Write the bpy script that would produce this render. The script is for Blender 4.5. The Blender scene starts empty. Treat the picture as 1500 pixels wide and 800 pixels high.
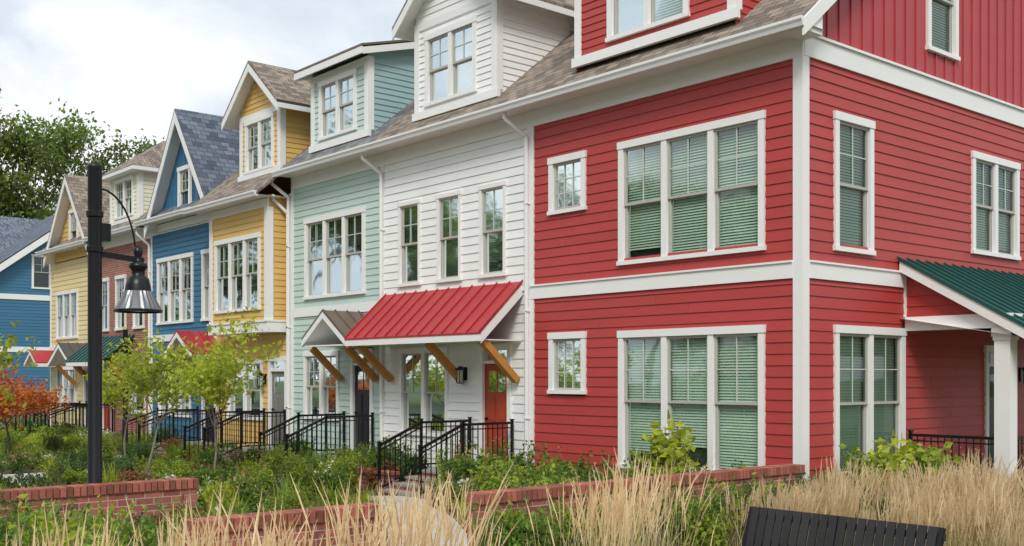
import bpy, math, random
import numpy as np
from mathutils import Vector
random.seed(7); np.random.seed(7)
H=2.2          # eye height; local z values below are measured from eye level
G=-2.2
scene=bpy.context.scene

# ------------------------------------------------------------------ materials
def nt(name):
    m=bpy.data.materials.new(name); m.use_nodes=True
    t=m.node_tree; b=t.nodes['Principled BSDF']; return m,t,b
def factor(t,var,scale,island,stretch=(1,1,1)):
    tc=t.nodes.new('ShaderNodeTexCoord'); mp=t.nodes.new('ShaderNodeMapping'); mp.inputs['Scale'].default_value=stretch
    t.links.new(tc.outputs['Object'],mp.inputs['Vector'])
    n=t.nodes.new('ShaderNodeTexNoise'); n.inputs['Scale'].default_value=scale; n.inputs['Detail'].default_value=6; n.inputs['Roughness'].default_value=.65
    t.links.new(mp.outputs['Vector'],n.inputs['Vector'])
    a=t.nodes.new('ShaderNodeMath'); a.operation='MULTIPLY_ADD'; a.inputs[1].default_value=2*var; a.inputs[2].default_value=1-var
    t.links.new(n.outputs['Fac'],a.inputs[0]); out=a.outputs[0]
    if island>0:
        g=t.nodes.new('ShaderNodeNewGeometry')
        b=t.nodes.new('ShaderNodeMath'); b.operation='MULTIPLY_ADD'; b.inputs[1].default_value=2*island; b.inputs[2].default_value=-island
        t.links.new(g.outputs['Random Per Island'],b.inputs[0])
        c=t.nodes.new('ShaderNodeMath'); c.operation='ADD'
        t.links.new(out,c.inputs[0]); t.links.new(b.outputs[0],c.inputs[1]); out=c.outputs[0]
    return out,n
def scaled(t,col,fac):
    v=t.nodes.new('ShaderNodeVectorMath'); v.operation='SCALE'
    if isinstance(col,tuple): v.inputs[0].default_value=col
    else: t.links.new(col,v.inputs[0])
    t.links.new(fac,v.inputs['Scale']); return v.outputs[0]
def mat(name,col,rough=.6,var=.1,scale=3,island=0,bump=0,metal=0,stretch=(1,1,1),spec=.5):
    m,t,b=nt(name); f,n=factor(t,var,scale,island,stretch)
    t.links.new(scaled(t,col,f),b.inputs['Base Color'])
    b.inputs['Roughness'].default_value=rough; b.inputs['Metallic'].default_value=metal
    b.inputs['Specular IOR Level'].default_value=spec
    if bump:
        bp=t.nodes.new('ShaderNodeBump'); bp.inputs['Strength'].default_value=bump; bp.inputs['Distance'].default_value=.01
        n2=t.nodes.new('ShaderNodeTexNoise'); n2.inputs['Scale'].default_value=60; n2.inputs['Detail'].default_value=4
        tc=t.nodes.new('ShaderNodeTexCoord'); t.links.new(tc.outputs['Object'],n2.inputs['Vector'])
        t.links.new(n2.outputs['Fac'],bp.inputs['Height']); t.links.new(bp.outputs[0],b.inputs['Normal'])
    return m
def siding_mat(name,col,isl=.05):
    return mat(name,col,.5,.13,1.2,isl,.15,stretch=(.6,.6,3),spec=.4)
def brickish(name,c1,c2,cm,w,h,ms,vec,var=.2,rough=.85,bump=.5,offset=.5,squash=1):
    m,t,b=nt(name); tc=t.nodes.new('ShaderNodeTexCoord'); sp=t.nodes.new('ShaderNodeSeparateXYZ'); cb=t.nodes.new('ShaderNodeCombineXYZ')
    t.links.new(tc.outputs['Object'],sp.inputs[0])
    def lin(k,src):
        a=t.nodes.new('ShaderNodeMath'); a.operation='MULTIPLY'; a.inputs[1].default_value=k; t.links.new(src,a.inputs[0]); return a.outputs[0]
    if vec=='wall':
        a=t.nodes.new('ShaderNodeMath'); a.operation='ADD'; t.links.new(sp.outputs[0],a.inputs[0]); t.links.new(sp.outputs[1],a.inputs[1])
        t.links.new(a.outputs[0],cb.inputs[0]); t.links.new(sp.outputs[2],cb.inputs[1])
    elif vec=='ry': t.links.new(sp.outputs[0],cb.inputs[0]); t.links.new(lin(1.3,sp.outputs[1]),cb.inputs[1])
    elif vec=='rx': t.links.new(sp.outputs[1],cb.inputs[0]); t.links.new(lin(1.5,sp.outputs[0]),cb.inputs[1])
    elif vec=='xy': t.links.new(sp.outputs[0],cb.inputs[0]); t.links.new(sp.outputs[1],cb.inputs[1])
    br=t.nodes.new('ShaderNodeTexBrick'); t.links.new(cb.outputs[0],br.inputs['Vector'])
    br.inputs['Color1'].default_value=(*c1,1); br.inputs['Color2'].default_value=(*c2,1); br.inputs['Mortar'].default_value=(*cm,1)
    br.inputs['Scale'].default_value=1; br.inputs['Brick Width'].default_value=w; br.inputs['Row Height'].default_value=h
    br.inputs['Mortar Size'].default_value=ms; br.inputs['Mortar Smooth'].default_value=.2; br.offset=offset
    f,n=factor(t,var,9,0)
    t.links.new(scaled(t,br.outputs['Color'],f),b.inputs['Base Color']); b.inputs['Roughness'].default_value=rough
    bp=t.nodes.new('ShaderNodeBump'); bp.inputs['Strength'].default_value=bump; bp.inputs['Distance'].default_value=.012; bp.invert=True
    t.links.new(br.outputs['Fac'],bp.inputs['Height']); t.links.new(bp.outputs[0],b.inputs['Normal'])
    return m
def leafmat(name,c1,c2,trans=.3):
    m,t,b=nt(name); g=t.nodes.new('ShaderNodeNewGeometry'); oi=t.nodes.new('ShaderNodeObjectInfo')
    r=t.nodes.new('ShaderNodeMix'); r.data_type='RGBA'; r.inputs[6].default_value=(*c1,1); r.inputs[7].default_value=(*c2,1)
    t.links.new(g.outputs['Random Per Island'],r.inputs[0])
    a=t.nodes.new('ShaderNodeMath'); a.operation='MULTIPLY_ADD'; a.inputs[1].default_value=.5; a.inputs[2].default_value=.75
    t.links.new(oi.outputs['Random'],a.inputs[0])
    c=scaled(t,r.outputs[2],a.outputs[0]); t.links.new(c,b.inputs['Base Color'])
    b.inputs['Roughness'].default_value=.5; b.inputs['Specular IOR Level'].default_value=.35
    tr=t.nodes.new('ShaderNodeBsdfTranslucent'); t.links.new(c,tr.inputs['Color'])
    mx=t.nodes.new('ShaderNodeMixShader'); mx.inputs[0].default_value=trans
    t.links.new(b.outputs[0],mx.inputs[1]); t.links.new(tr.outputs[0],mx.inputs[2])
    t.links.new(mx.outputs[0],t.nodes['Material Output'].inputs[0]); return m
def glassmat():
    m,t,b=nt('window_glass'); t.nodes.remove(b)
    tr=t.nodes.new('ShaderNodeBsdfTransparent'); tr.inputs[0].default_value=(.80,.90,.83,1)
    gl=t.nodes.new('ShaderNodeBsdfGlossy'); gl.inputs['Roughness'].default_value=.03; gl.inputs[0].default_value=(.78,.86,.87,1)
    fr=t.nodes.new('ShaderNodeFresnel'); fr.inputs[0].default_value=1.42
    a=t.nodes.new('ShaderNodeMath'); a.operation='MULTIPLY_ADD'; a.inputs[1].default_value=.85; a.inputs[2].default_value=.05
    t.links.new(fr.outputs[0],a.inputs[0])
    n=t.nodes.new('ShaderNodeTexNoise'); n.inputs['Scale'].default_value=1.2; tc=t.nodes.new('ShaderNodeTexCoord'); t.links.new(tc.outputs['Object'],n.inputs['Vector'])
    bp=t.nodes.new('ShaderNodeBump'); bp.inputs['Strength'].default_value=.05; bp.inputs['Distance'].default_value=.05
    t.links.new(n.outputs['Fac'],bp.inputs['Height']); t.links.new(bp.outputs[0],gl.inputs['Normal'])
    mx=t.nodes.new('ShaderNodeMixShader'); t.links.new(a.outputs[0],mx.inputs[0]); t.links.new(tr.outputs[0],mx.inputs[1]); t.links.new(gl.outputs[0],mx.inputs[2])
    t.links.new(mx.outputs[0],t.nodes['Material Output'].inputs[0]); return m

TRIM=mat('white_trim_paint',(.83,.83,.81),.45,.04,2)
GUT=mat('white_gutter_metal',(.80,.80,.79),.3,.03,2)
SASH=mat('window_sash_vinyl',(.46,.44,.40),.45,.04,5)
MUNT=mat('muntin_white',(.58,.60,.56),.45,.03,5)
BLIND=mat('blind_slats',(.60,.69,.60),.6,.05,3,.03)
SHADE=mat('roller_shade',(.42,.45,.42),.8,.05,3)
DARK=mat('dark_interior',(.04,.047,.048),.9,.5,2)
GLASS=glassmat()
S_RED=siding_mat('red_siding',(.43,.050,.044))
S_RED2=siding_mat('red_board_and_batten',(.44,.055,.065),.03)
S_WHITE=siding_mat('white_siding',(.84,.85,.83),.02)
S_TEAL=siding_mat('seafoam_siding',(.50,.62,.57),.03)
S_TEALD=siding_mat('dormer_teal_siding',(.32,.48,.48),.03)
S_YEL=siding_mat('yellow_siding',(.70,.46,.15),.04)
S_BLUE=siding_mat('blue_siding',(.045,.16,.28),.06)
S_CREAM=siding_mat('cream_siding',(.76,.62,.33),.03)
S_CREAM2=siding_mat('pale_cream_siding',(.76,.73,.58),.03)
BRICKH=brickish('house_brick',(.36,.12,.08),(.26,.075,.055),(.42,.38,.34),.21,.075,.007,'wall')
BRICK=mat('garden_wall_brick',(.33,.105,.072),.85,.3,14,.36,.6)
MORTAR=mat('mortar',(.54,.49,.44),.95,.15,20,0,.5)
SH_Y=brickish('shingles_weathered_wood',(.33,.275,.215),(.14,.115,.095),(.06,.05,.045),.26,.15,.008,'ry',.35,.9)
SH_X=brickish('shingles_weathered_wood_cross',(.33,.275,.215),(.14,.115,.095),(.06,.05,.045),.26,.15,.008,'rx',.35,.9)
SG_Y=brickish('shingles_grey',(.25,.25,.255),(.11,.11,.12),(.05,.05,.05),.26,.15,.008,'ry',.35,.9)
SB_X=brickish('shingles_slate_blue',(.17,.20,.25),(.065,.08,.115),(.035,.04,.055),.26,.15,.008,'rx',.35,.9)
SB_Y=brickish('shingles_slate_blue_main',(.19,.22,.27),(.075,.09,.125),(.035,.04,.055),.26,.15,.008,'ry',.35,.9)
M_RED=mat('red_metal_roof',(.46,.035,.042),.35,.12,1.5,0,0,.25)
M_BRN=mat('brown_metal_roof',(.17,.13,.09),.4,.08,1,0,0,.3)
M_GRN=mat('green_metal_roof',(.012,.085,.075),.42,.1,1,0,0,.2)
M_GRY=mat('grey_metal_roof',(.11,.11,.11),.4,.06,1,0,0,.3)
WOOD=mat('cedar_bracket',(.50,.225,.045),.5,.3,6,.08,.2,0,(1,1,4))
BLACK=mat('black_metal',(.012,.013,.015),.35,.1,8,0,0,.4)
CONE=mat('lamp_shade_metal',(.22,.23,.24),.3,.1,8,0,0,.7)
LENS=mat('lamp_lens',(.55,.55,.5),.2,.05,8)
BENCH=mat('black_bench_slat',(.020,.020,.022),.5,.3,10,.25,.2)
D_RED=mat('red_door_paint',(.40,.055,.025),.35,.05,2)
D_BLK=mat('black_door_paint',(.02,.022,.028),.35,.05,2)
D_GRY=mat('grey_door_paint',(.20,.19,.17),.4,.05,2)
CONC=mat('concrete_path',(.50,.47,.43),.9,.15,3,0,.4)
STONE=mat('stoop_slate_tread',(.30,.27,.25),.85,.15,5,0,.3)
MULCH=mat('mulch',(.075,.048,.032),.95,.5,25,0,1)
ASPH=mat('asphalt',(.055,.055,.056),.9,.2,12,0,.5)
PAINTW=mat('road_paint',(.6,.6,.58),.8,.1,8)
BARK=mat('bark',(.13,.105,.085),.9,.3,8,0,.8,0,(1,1,.3))
BARKL=mat('pale_bark',(.22,.19,.16),.9,.3,14,0,.5)
TERRA=mat('terracotta',(.45,.16,.08),.8,.1,8)
L_MID=leafmat('leaf_mid',(.075,.155,.022),(.21,.33,.05),.38)
L_DARK=leafmat('leaf_dark',(.04,.09,.02),(.11,.19,.04),.33)
L_LIME=leafmat('leaf_lime',(.28,.36,.03),(.55,.60,.07),.45)
L_YG=leafmat('leaf_yellow_green',(.18,.29,.028),(.40,.48,.06),.42)
L_RUST=leafmat('leaf_rust',(.50,.09,.02),(.68,.27,.05),.4)
L_BURG=leafmat('leaf_burgundy',(.15,.06,.03),(.30,.15,.05),.3)
L_TREE=leafmat('leaf_tree',(.08,.13,.025),(.22,.30,.06),.4)
L_PINK=leafmat('flower_petals',(.55,.10,.15),(.80,.45,.35),.3)
L_WHT=leafmat('white_petals',(.70,.68,.60),(.80,.80,.76),.3)
REED=leafmat('reed_straw',(.58,.43,.23),(.84,.71,.48),.4)
REEDG=leafmat('reed_green',(.16,.22,.04),(.42,.42,.12),.35)

# ------------------------------------------------------------------ mesh helpers
class Acc:
    def __init__(s,mat): s.v=[]; s.f=[]; s.mat=mat
    def poly(s,pts):
        i=len(s.v); s.v.extend(pts); s.f.append(tuple(range(i,i+len(pts))))
    def hexa(s,b,t):
        i=len(s.v); s.v.extend(b); s.v.extend(t)
        for f in ((3,2,1,0),(4,5,6,7),(0,1,5,4),(1,2,6,5),(2,3,7,6),(3,0,4,7)): s.f.append(tuple(i+k for k in f))
    def box(s,F,u0,u1,n0,n1,z0,z1):
        if u1<u0: u0,u1=u1,u0
        s.hexa([F(u0,n0,z0),F(u1,n0,z0),F(u1,n1,z0),F(u0,n1,z0)],[F(u0,n0,z1),F(u1,n0,z1),F(u1,n1,z1),F(u0,n1,z1)])
    def slab(s,pts,th):
        s.hexa([(p[0],p[1],p[2]-th) for p in pts],list(pts))
    def tube(s,p0,p1,r0,r1=None,n=6,rot=0):
        r1=r0 if r1 is None else r1
        p0=Vector(p0);p1=Vector(p1); d=(p1-p0)
        if d.length<1e-6: return
        d.normalize(); a=Vector((0,0,1)) if abs(d.z)<.9 else Vector((1,0,0))
        x=d.cross(a).normalized(); y=d.cross(x); i=len(s.v)
        for p,r in((p0,r0),(p1,r1)):
            for k in range(n):
                t=2*math.pi*(k+rot)/n; q=p+x*(r*math.cos(t))+y*(r*math.sin(t)); s.v.append(tuple(q))
        for k in range(n): s.f.append((i+k,i+(k+1)%n,i+n+(k+1)%n,i+n+k))
        s.f.append(tuple(i+k for k in range(n))[::-1]); s.f.append(tuple(i+n+k for k in range(n)))
    def beam(s,p0,p1,w): s.tube(p0,p1,w*.7071,None,4,.5)
    def lathe(s,c,prof,n=20):
        i=len(s.v)
        for r,z in prof:
            for k in range(n):
                t=2*math.pi*k/n; s.v.append((c[0]+r*math.cos(t),c[1]+r*math.sin(t),c[2]+z))
        for j in range(len(prof)-1):
            for k in range(n): s.f.append((i+j*n+k,i+j*n+(k+1)%n,i+(j+1)*n+(k+1)%n,i+(j+1)*n+k))
class Obj:
    def __init__(s,name): s.name=name; s.parts={}
    def __call__(s,part,mat):
        k=(part,mat.name)
        if k not in s.parts: s.parts[k]=Acc(mat)
        return s.parts[k]
    def done(s,smooth=()):
        e=bpy.data.objects.new(s.name,None); scene.collection.objects.link(e)
        for (pn,_),a in s.parts.items():
            if not a.v: continue
            me=bpy.data.meshes.new(pn); me.from_pydata([(x,y,z+H) for x,y,z in a.v],[],a.f); me.materials.append(a.mat)
            if pn in smooth: me.polygons.foreach_set('use_smooth',[True]*len(me.polygons))
            o=bpy.data.objects.new(pn,me); scene.collection.objects.link(o); o.parent=e
        return e
def mesh_obj(name,v,f,m,loc=(0,0,0),smooth=False):
    me=bpy.data.meshes.new(name); me.from_pydata(v,[],f)
    for mm in (m if isinstance(m,list) else [m]): me.materials.append(mm)
    o=bpy.data.objects.new(name,me); o.location=loc; scene.collection.objects.link(o); return o
FR=lambda u,n,z:(-u,-n,z)
SD=lambda u,n,z:(n,u,z)

def intervals(a,b,cuts):
    out=[(a,b)]
    for c0,c1 in cuts:
        nx=[]
        for p,q in out:
            if c1<=p or c0>=q: nx.append((p,q)); continue
            if c0>p: nx.append((p,c0))
            if c1<q: nx.append((c1,q))
        out=nx
    return out
def siding(acc,F,u0,u1,z0,z1,ops=(),n=0,c=.17,lim=None,joints=True):
    z=z0
    while z<z1-1e-4:
        zt=min(z+c,z1); a0,b0=u0,u1
        if lim:
            a0,b0=lim(z+c*.5)
            if b0-a0<.02: z=zt; continue
        cuts=[(o[0],o[1]) for o in ops if o[2]<z+c*.5<o[3]]
        for a,b in intervals(a0,b0,cuts):
            segs=[(a,b)]
            if joints and b-a>1.5:
                m=a+random.uniform(.3,.7)*(b-a); segs=[(a,m-.0015),(m+.0015,b)]
            for p,q in segs:
                i=len(acc.v); acc.v.extend([F(p,n,z),F(q,n,z),F(q,n+.02,z),F(p,n+.02,z),F(q,n+.003,zt),F(p,n+.003,zt)])
                acc.f.append((i,i+1,i+2,i+3)); acc.f.append((i+3,i+2,i+4,i+5))
        z=zt
def window(h,F,u0,u1,z0,z1,n=0,k=1,kind='blind',sash=SASH,cw=.11,mw=.11,grid=(2,2),head=.12,single=False,depth=.16,frame=TRIM):
    t=h('window_trim',frame); s=h('window_sashes',sash); g=h('window_glass',GLASS); mu=h('window_muntins',MUNT)
    e=.05
    t.box(F,u0,u0+cw,n-.02,n+e,z0+.07,z1-head); t.box(F,u1-cw,u1,n-.02,n+e,z0+.07,z1-head)
    t.box(F,u0-.015,u1+.015,n-.02,n+e+.012,z1-head,z1); t.box(F,u0-.02,u1+.02,n-.02,n+e+.02,z0,z0+.07)
    a=u0+cw; b=u1-cw; w=(b-a-mw*(k-1))/k; zb=z0+.07; zt=z1-head
    for i in range(k):
        p=a+i*(w+mw); q=p+w
        if i<k-1: t.box(F,q,q+mw,n-.02,n+e-.004,zb,zt)
        zm=(zb+zt)/2; fw=.042
        secs=[(zb,zt,n-.02,True)] if single else [(zb,zm+.02,n-.045,False),(zm-.02,zt,n-.008,True)]
        for (c0,c1,nn,gr) in secs:
            s.box(F,p,p+fw,nn-.03,nn+.02,c0,c1); s.box(F,q-fw,q,nn-.03,nn+.02,c0,c1)
            s.box(F,p+fw,q-fw,nn-.028,nn+.018,c0,c0+fw); s.box(F,p+fw,q-fw,nn-.028,nn+.018,c1-fw,c1)
            ta=random.uniform(-.003,.003); tb=random.uniform(-.003,.003)
            g.poly([F(p+fw,nn-.006+ta,c0+fw),F(q-fw,nn-.006-ta,c0+fw),F(q-fw,nn-.006-ta+tb,c1-fw),F(p+fw,nn-.006+ta+tb,c1-fw)])
            if gr and grid:
                for j in range(1,grid[0]):
                    x=p+fw+(q-p-2*fw)*j/grid[0]; mu.box(F,x-.008,x+.008,nn+.004,nn+.014,c0+fw,c1-fw)
                for j in range(1,grid[1]):
                    y=c0+fw+(c1-c0-2*fw)*j/grid[1]; mu.box(F,p+fw,q-fw,nn+.005,nn+.012,y-.008,y+.008)
        if kind=='blind':
            bl=h('window_blinds',BLIND); z=zb+.01
            if random.random()<.25: z=zb+(zt-zb)*random.uniform(.05,.25)
            while z<zt-.03:
                bl.poly([F(p+.012,n-.085,z),F(q-.012,n-.085,z),F(q-.012,n-.112,z+.042),F(p+.012,n-.112,z+.042)]); z+=.045
        elif kind=='half':
            bl=h('window_shades',SHADE); z=zb+(zt-zb)*random.uniform(.35,.75)
            bl.box(F,p+.012,q-.012,n-.1,n-.095,z,zt)
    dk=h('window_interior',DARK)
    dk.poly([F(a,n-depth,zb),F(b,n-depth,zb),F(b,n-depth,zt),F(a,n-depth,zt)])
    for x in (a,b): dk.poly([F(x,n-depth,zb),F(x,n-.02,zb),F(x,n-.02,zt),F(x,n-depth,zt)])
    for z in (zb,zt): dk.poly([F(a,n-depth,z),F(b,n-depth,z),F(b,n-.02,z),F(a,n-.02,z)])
    return (u0+.05,u1-.05,z0+.04,z1-.04)
def door(h,F,u0,u1,z0,z1,m,n=0,transom=True,glass=True):
    t=h('door_trim',TRIM); cw=.11
    zt=z1-(.38 if transom else .11)
    t.box(F,u0,u0+cw,n-.02,n+.05,z0,z1-.12); t.box(F,u1-cw,u1,n-.02,n+.05,z0,z1-.12); t.box(F,u0-.02,u1+.02,n-.02,n+.065,z1-.12,z1)
    d=h('door_leaf',m); a=u0+cw; b=u1-cw
    d.box(F,a,b,n-.07,n-.03,z0,zt)
    pw=(b-a-.30)/2
    for (p0,p1) in ((z0+.18,z0+.75),(z0+.9,zt-.65 if glass else zt-.15)):
        for x in (a+.1,a+.2+pw):
            d.box(F,x,x+pw,n-.03,n-.018,p0,p1); d.box(F,x+.03,x+pw-.03,n-.018,n-.01,p0+.03,p1-.03)
    if glass:
        h('door_glass',GLASS).poly([F(a+.12,n-.024,zt-.55),F(b-.12,n-.024,zt-.55),F(b-.12,n-.024,zt-.14),F(a+.12,n-.024,zt-.14)])
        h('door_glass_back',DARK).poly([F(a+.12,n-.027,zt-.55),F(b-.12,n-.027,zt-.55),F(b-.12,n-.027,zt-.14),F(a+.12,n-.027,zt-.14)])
        h('door_leaf',m).box(F,(a+b)/2-.01,(a+b)/2+.01,n-.03,n-.016,zt-.55,zt-.14)
    h('door_knob',BLACK).tube(F(b-.07,n-.03,z0+.95),F(b-.07,n+.03,z0+.95),.03)
    if transom:
        t.box(F,a,b,n-.03,n+.03,zt,zt+.06)
        h('door_glass',GLASS).poly([F(a,n-.02,zt+.06),F(b,n-.02,zt+.06),F(b,n-.02,z1-.12),F(a,n-.02,z1-.12)])
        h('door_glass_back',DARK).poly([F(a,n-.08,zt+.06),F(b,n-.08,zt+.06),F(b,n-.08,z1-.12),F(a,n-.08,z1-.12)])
    return (u0+.05,u1-.05,z0-.3,z1-.04)
def seam_roof(h,m,F,u0,u1,n0,z0,n1,z1,sp=.4,name='canopy_roof'):
    a=h(name,m); a.slab([F(u0,n0,z0),F(u1,n0,z0),F(u1,n1,z1),F(u0,n1,z1)],.035)
    k=max(1,round((u1-u0)/sp))
    for i in range(k+1):
        x=u0+(u1-u0)*i/k; x=min(max(x,u0+.014),u1-.014)
        a.slab([F(x-.012,n0,z0+.035),F(x+.012,n0,z0+.035),F(x+.012,n1+.004,z1+.035),F(x-.012,n1+.004,z1+.035)],.034)
def gable_roof(h,m,F,uc,hw,ze,zp,n0,n1,th=.07,rake=.2,name='gable_roof',soffit=True,seams=0):
    a=h(name,m); t=h('rake_trim',TRIM)
    for sg in (-1,1):
        e=uc+sg*hw
        a.slab([F(uc,n0,zp),F(e,n0,ze),F(e,n1,ze),F(uc,n1,zp)],th)
        if seams:
            for j in range(seams+1):
                nn=n0+.02+(n1-n0-.04)*j/seams
                a.slab([F(uc,nn-.011,zp+.03),F(e,nn-.011,ze+.03),F(e,nn+.011,ze+.03),F(uc,nn+.011,zp+.03)],.029)
        t.hexa([F(uc,n1-.035,zp-rake-th),F(e,n1-.035,ze-rake-th),F(e,n1+.0,ze-rake-th),F(uc,n1+.0,zp-rake-th)],
               [F(uc,n1-.035,zp-th-.001),F(e,n1-.035,ze-th-.001),F(e,n1+.0,ze-th-.001),F(uc,n1+.0,zp-th-.001)])
        ee=e-sg*.03
        t.box(F,min(e,ee),max(e,ee),n0,n1-.036,ze-th-.12,ze-th+.0)
        if soffit:
            t.poly([F(uc,n0,zp-th-.06),F(e-sg*.03,n0,ze-th-.06),F(e-sg*.03,n1-.036,ze-th-.06),F(uc,n1-.036,zp-th-.06)])
def railing(a,p0,p1,hh=.9,sp=.115,post=True,post2=True):
    p0=Vector(p0);p1=Vector(p1); L=(p1-p0).length; up=Vector((0,0,1))
    a.beam(p0+up*hh,p1+up*hh,.045); a.beam(p0+up*(hh-.09),p1+up*(hh-.09),.022); a.beam(p0+up*.1,p1+up*.1,.03)
    n=max(2,int(L/sp))
    for i in range(n+1):
        p=p0.lerp(p1,i/n)
        if (i==0 and post) or (i==n and post2): a.beam(p+up*-.05,p+up*(hh+.05),.045); a.beam(p+up*(hh+.05),p+up*(hh+.075),.065)
        else: a.beam(p+up*.1,p+up*hh,.016)
def stoop(h,F,u0,u1,ztop,pl=1.35,ns=3,rails=True):
    b=h('stoop_brick',BRICKH); t=h('stoop_treads',STONE); r=h('stoop_railing',BLACK)
    rise=(ztop-G)/(ns+1) if ns else 0
    b.box(F,u0+.02,u1-.02,0.03,pl-.02,G,ztop-.045); t.box(F,u0,u1,.03,pl,ztop-.045,ztop)
    for i in range(ns):
        z=ztop-rise*(i+1); n0=pl+.3*i
        b.box(F,u0+.02,u1-.02,n0-.02+.003,n0+.28,G,z-.045); t.box(F,u0,u1,n0+.003-.0,n0+.3,z-.045,z)
    if rails:
        for u in (u0+.06,u1-.06):
            railing(r,F(u,.12,ztop),F(u,pl-.05,ztop)); railing(r,F(u,pl-.05,ztop),F(u,pl+.3*ns,G+.02),post=False)
def lantern(h,F,u,z,n=0):
    a=h('wall_lantern',BLACK)
    a.box(F,u-.05,u+.05,n+.021,n+.05,z-.1,z+.16); a.beam(F(u,n+.04,z+.14),F(u,n+.16,z+.17),.02)
    a.lathe(F(u,n+.16,z),[(0,.19),(.03,.17),(.10,.12),(.10,.10),(.02,.10)],10)
    a.lathe(F(u,n+.16,z),[(0,-.17),(.07,-.17),(.07,-.15),(.02,-.15)],10)
    for k in range(4):
        du=.075*math.cos(k*math.pi/2+.78); dn=.075*math.sin(k*math.pi/2+.78)
        a.beam(F(u+du,n+.16+dn,z-.15),F(u+du,n+.16+dn,z+.1),.012)
    h('lantern_glass',LENS).lathe(F(u,n+.16,z),[(.05,-.14),(.055,.09)],8)
def downspout(h,F,u,ztop,zbot,lead,n=0.02,du=.25):
    a=h('downspout',GUT)
    pts=[F(u-0+du,n+.50-.1,ztop),F(u+du,n+.40,ztop-.12),F(u,n+.06,ztop-.45),F(u,n+.05,zbot+.15),F(u,n+.25,zbot+.02)]
    for i in range(len(pts)-1): a.tube(pts[i],pts[i+1],.042,None,8)
    for z in (3.2,1.2,-.8): a.box(F,u-.055,u+.055,n,n+.10,z,z+.03)

PITCH=.83; RIDGE_Y=4.9
def main_roof(h,m,s0,s1,dz=0,yf=-.45,x_over=0,mb=None):
    zE=5.02+dz; r=h('main_roof',m); e0=s0-x_over
    zf=zE+PITCH*(yf+.45); zr=zE+PITCH*(RIDGE_Y+.45)
    r.slab([(-e0,yf-.05,zf-.04),(-s1,yf-.05,zf-.04),(-s1,RIDGE_Y,zr),(-e0,RIDGE_Y,zr)],.06)
    r.slab([(-e0,RIDGE_Y,zr),(-s1,RIDGE_Y,zr),(-s1,10.2,zr-2.0),(-e0,10.2,zr-2.0)],.06)
    t=h('eave_trim',TRIM); g=h('gutter',GUT)
    t.poly([(-e0,yf,zf-.09),(-s1,yf,zf-.09),(-s1,0.0,zf-.09),(-e0,0.0,zf-.09)])
    g.box(FR,e0+.01,s1-.002,-yf+.0,-yf+.025,zf-.13,zf-.02)
    i=len(g.v); prof=[(-yf+.026,-.13),(-yf+.085,-.13),(-yf+.10,-.08),(-yf+.125,-.04),(-yf+.125,0.0),(-yf+.026,-.005)]
    for s in (e0,s1-.003):
        for (n,z) in prof: g.v.append(FR(s,n,zf+z))
    k=len(prof)
    for j in range(k): g.f.append((i+j,i+(j+1)%k,i+k+(j+1)%k,i+k+j))
    g.f.append(tuple(range(i,i+k))); g.f.append(tuple(range(i+k,i+2*k)))
    return zr
def shell(h,wall,s0,s1,dz):
    w=h('rear_walls',wall)
    w.poly([(-s0,10,G),(-s1,10,G),(-s1,10,7+dz),(-s0,10,7+dz)])
    w.poly([(-s1,0.05,G),(-s1,10,G),(-s1,10,7+dz),(-s1,RIDGE_Y,9.3+dz),(-s1,0.05,5.1+dz)])
    w.poly([(-s0-.01,0.05,G),(-s0-.01,10,G),(-s0-.01,10,7+dz),(-s0-.01,RIDGE_Y,9.3+dz),(-s0-.01,0.05,5.1+dz)])
def front_trim(h,s0,s1,dz,cb=.11,left=True,right=True,frieze=True,zt=4.63):
    t=h('corner_boards',TRIM)
    if right: t.box(FR,s0+.002,s0+cb,0,.035,-2.0,zt+dz)
    if left: t.box(FR,s1-cb,s1-.002,0,.035,-2.0,zt+dz)
    if frieze: t.box(FR,s0+.002,s1-.002,0,.032,zt+dz,4.94+dz)
def dormer(h,wall,s0,s1,zb,ze,p=0,back=3.2,cheek=None,win=None,cut_top=0,kind='half',sash=SASH,cb=.13,gable=None,board=False):
    cheek=cheek or wall; t=h('dormer_trim',TRIM); ops=[]
    if win:
        ops.append(window(h,FR,*win,n=p,k=2,kind=kind,sash=sash,depth=.15))
    siding(h('dormer_walls',wall),FR,s0,s1,zb,ze,ops,n=p,c=.13,joints=False)
    for s,sg in((s0,1),(s1,-1)):
        Fs=(lambda u,n,z,s=s,sg=sg:(-s+sg*n,u,z))
        siding(h('dormer_cheeks',cheek),Fs,-p,back,zb-.3,ze,(),n=0,c=.13,joints=False)
        t.box(Fs,-p-.03,-p+cb,0.0,.035,zb,ze)
    t.box(FR,s0-.0,s0+cb,p+.0,p+.033,zb+.001,ze); t.box(FR,s1-cb,s1+.0,p+.0,p+.033,zb+.001,ze)
    t.box(FR,s0-.08,s1+.08,p-.02,p+.06,zb-.16,zb+.0); t.box(FR,s0+cb,s1-cb,p,p+.03,ze-.16,ze)
    if gable:
        uc=(s0+s1)/2; hw,zeg,zp,ov=gable
        sl=(zp-zeg)/hw
        lim=lambda z:(uc-(zp-.1-z)/sl, uc+(zp-.1-z)/sl)
        siding(h('dormer_walls',wall),FR,s0,s1,ze,zp-.15,ops,n=p,c=.13,lim=lambda z:(max(s0,lim(z)[0]),min(s1,lim(z)[1])),joints=False)

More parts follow.
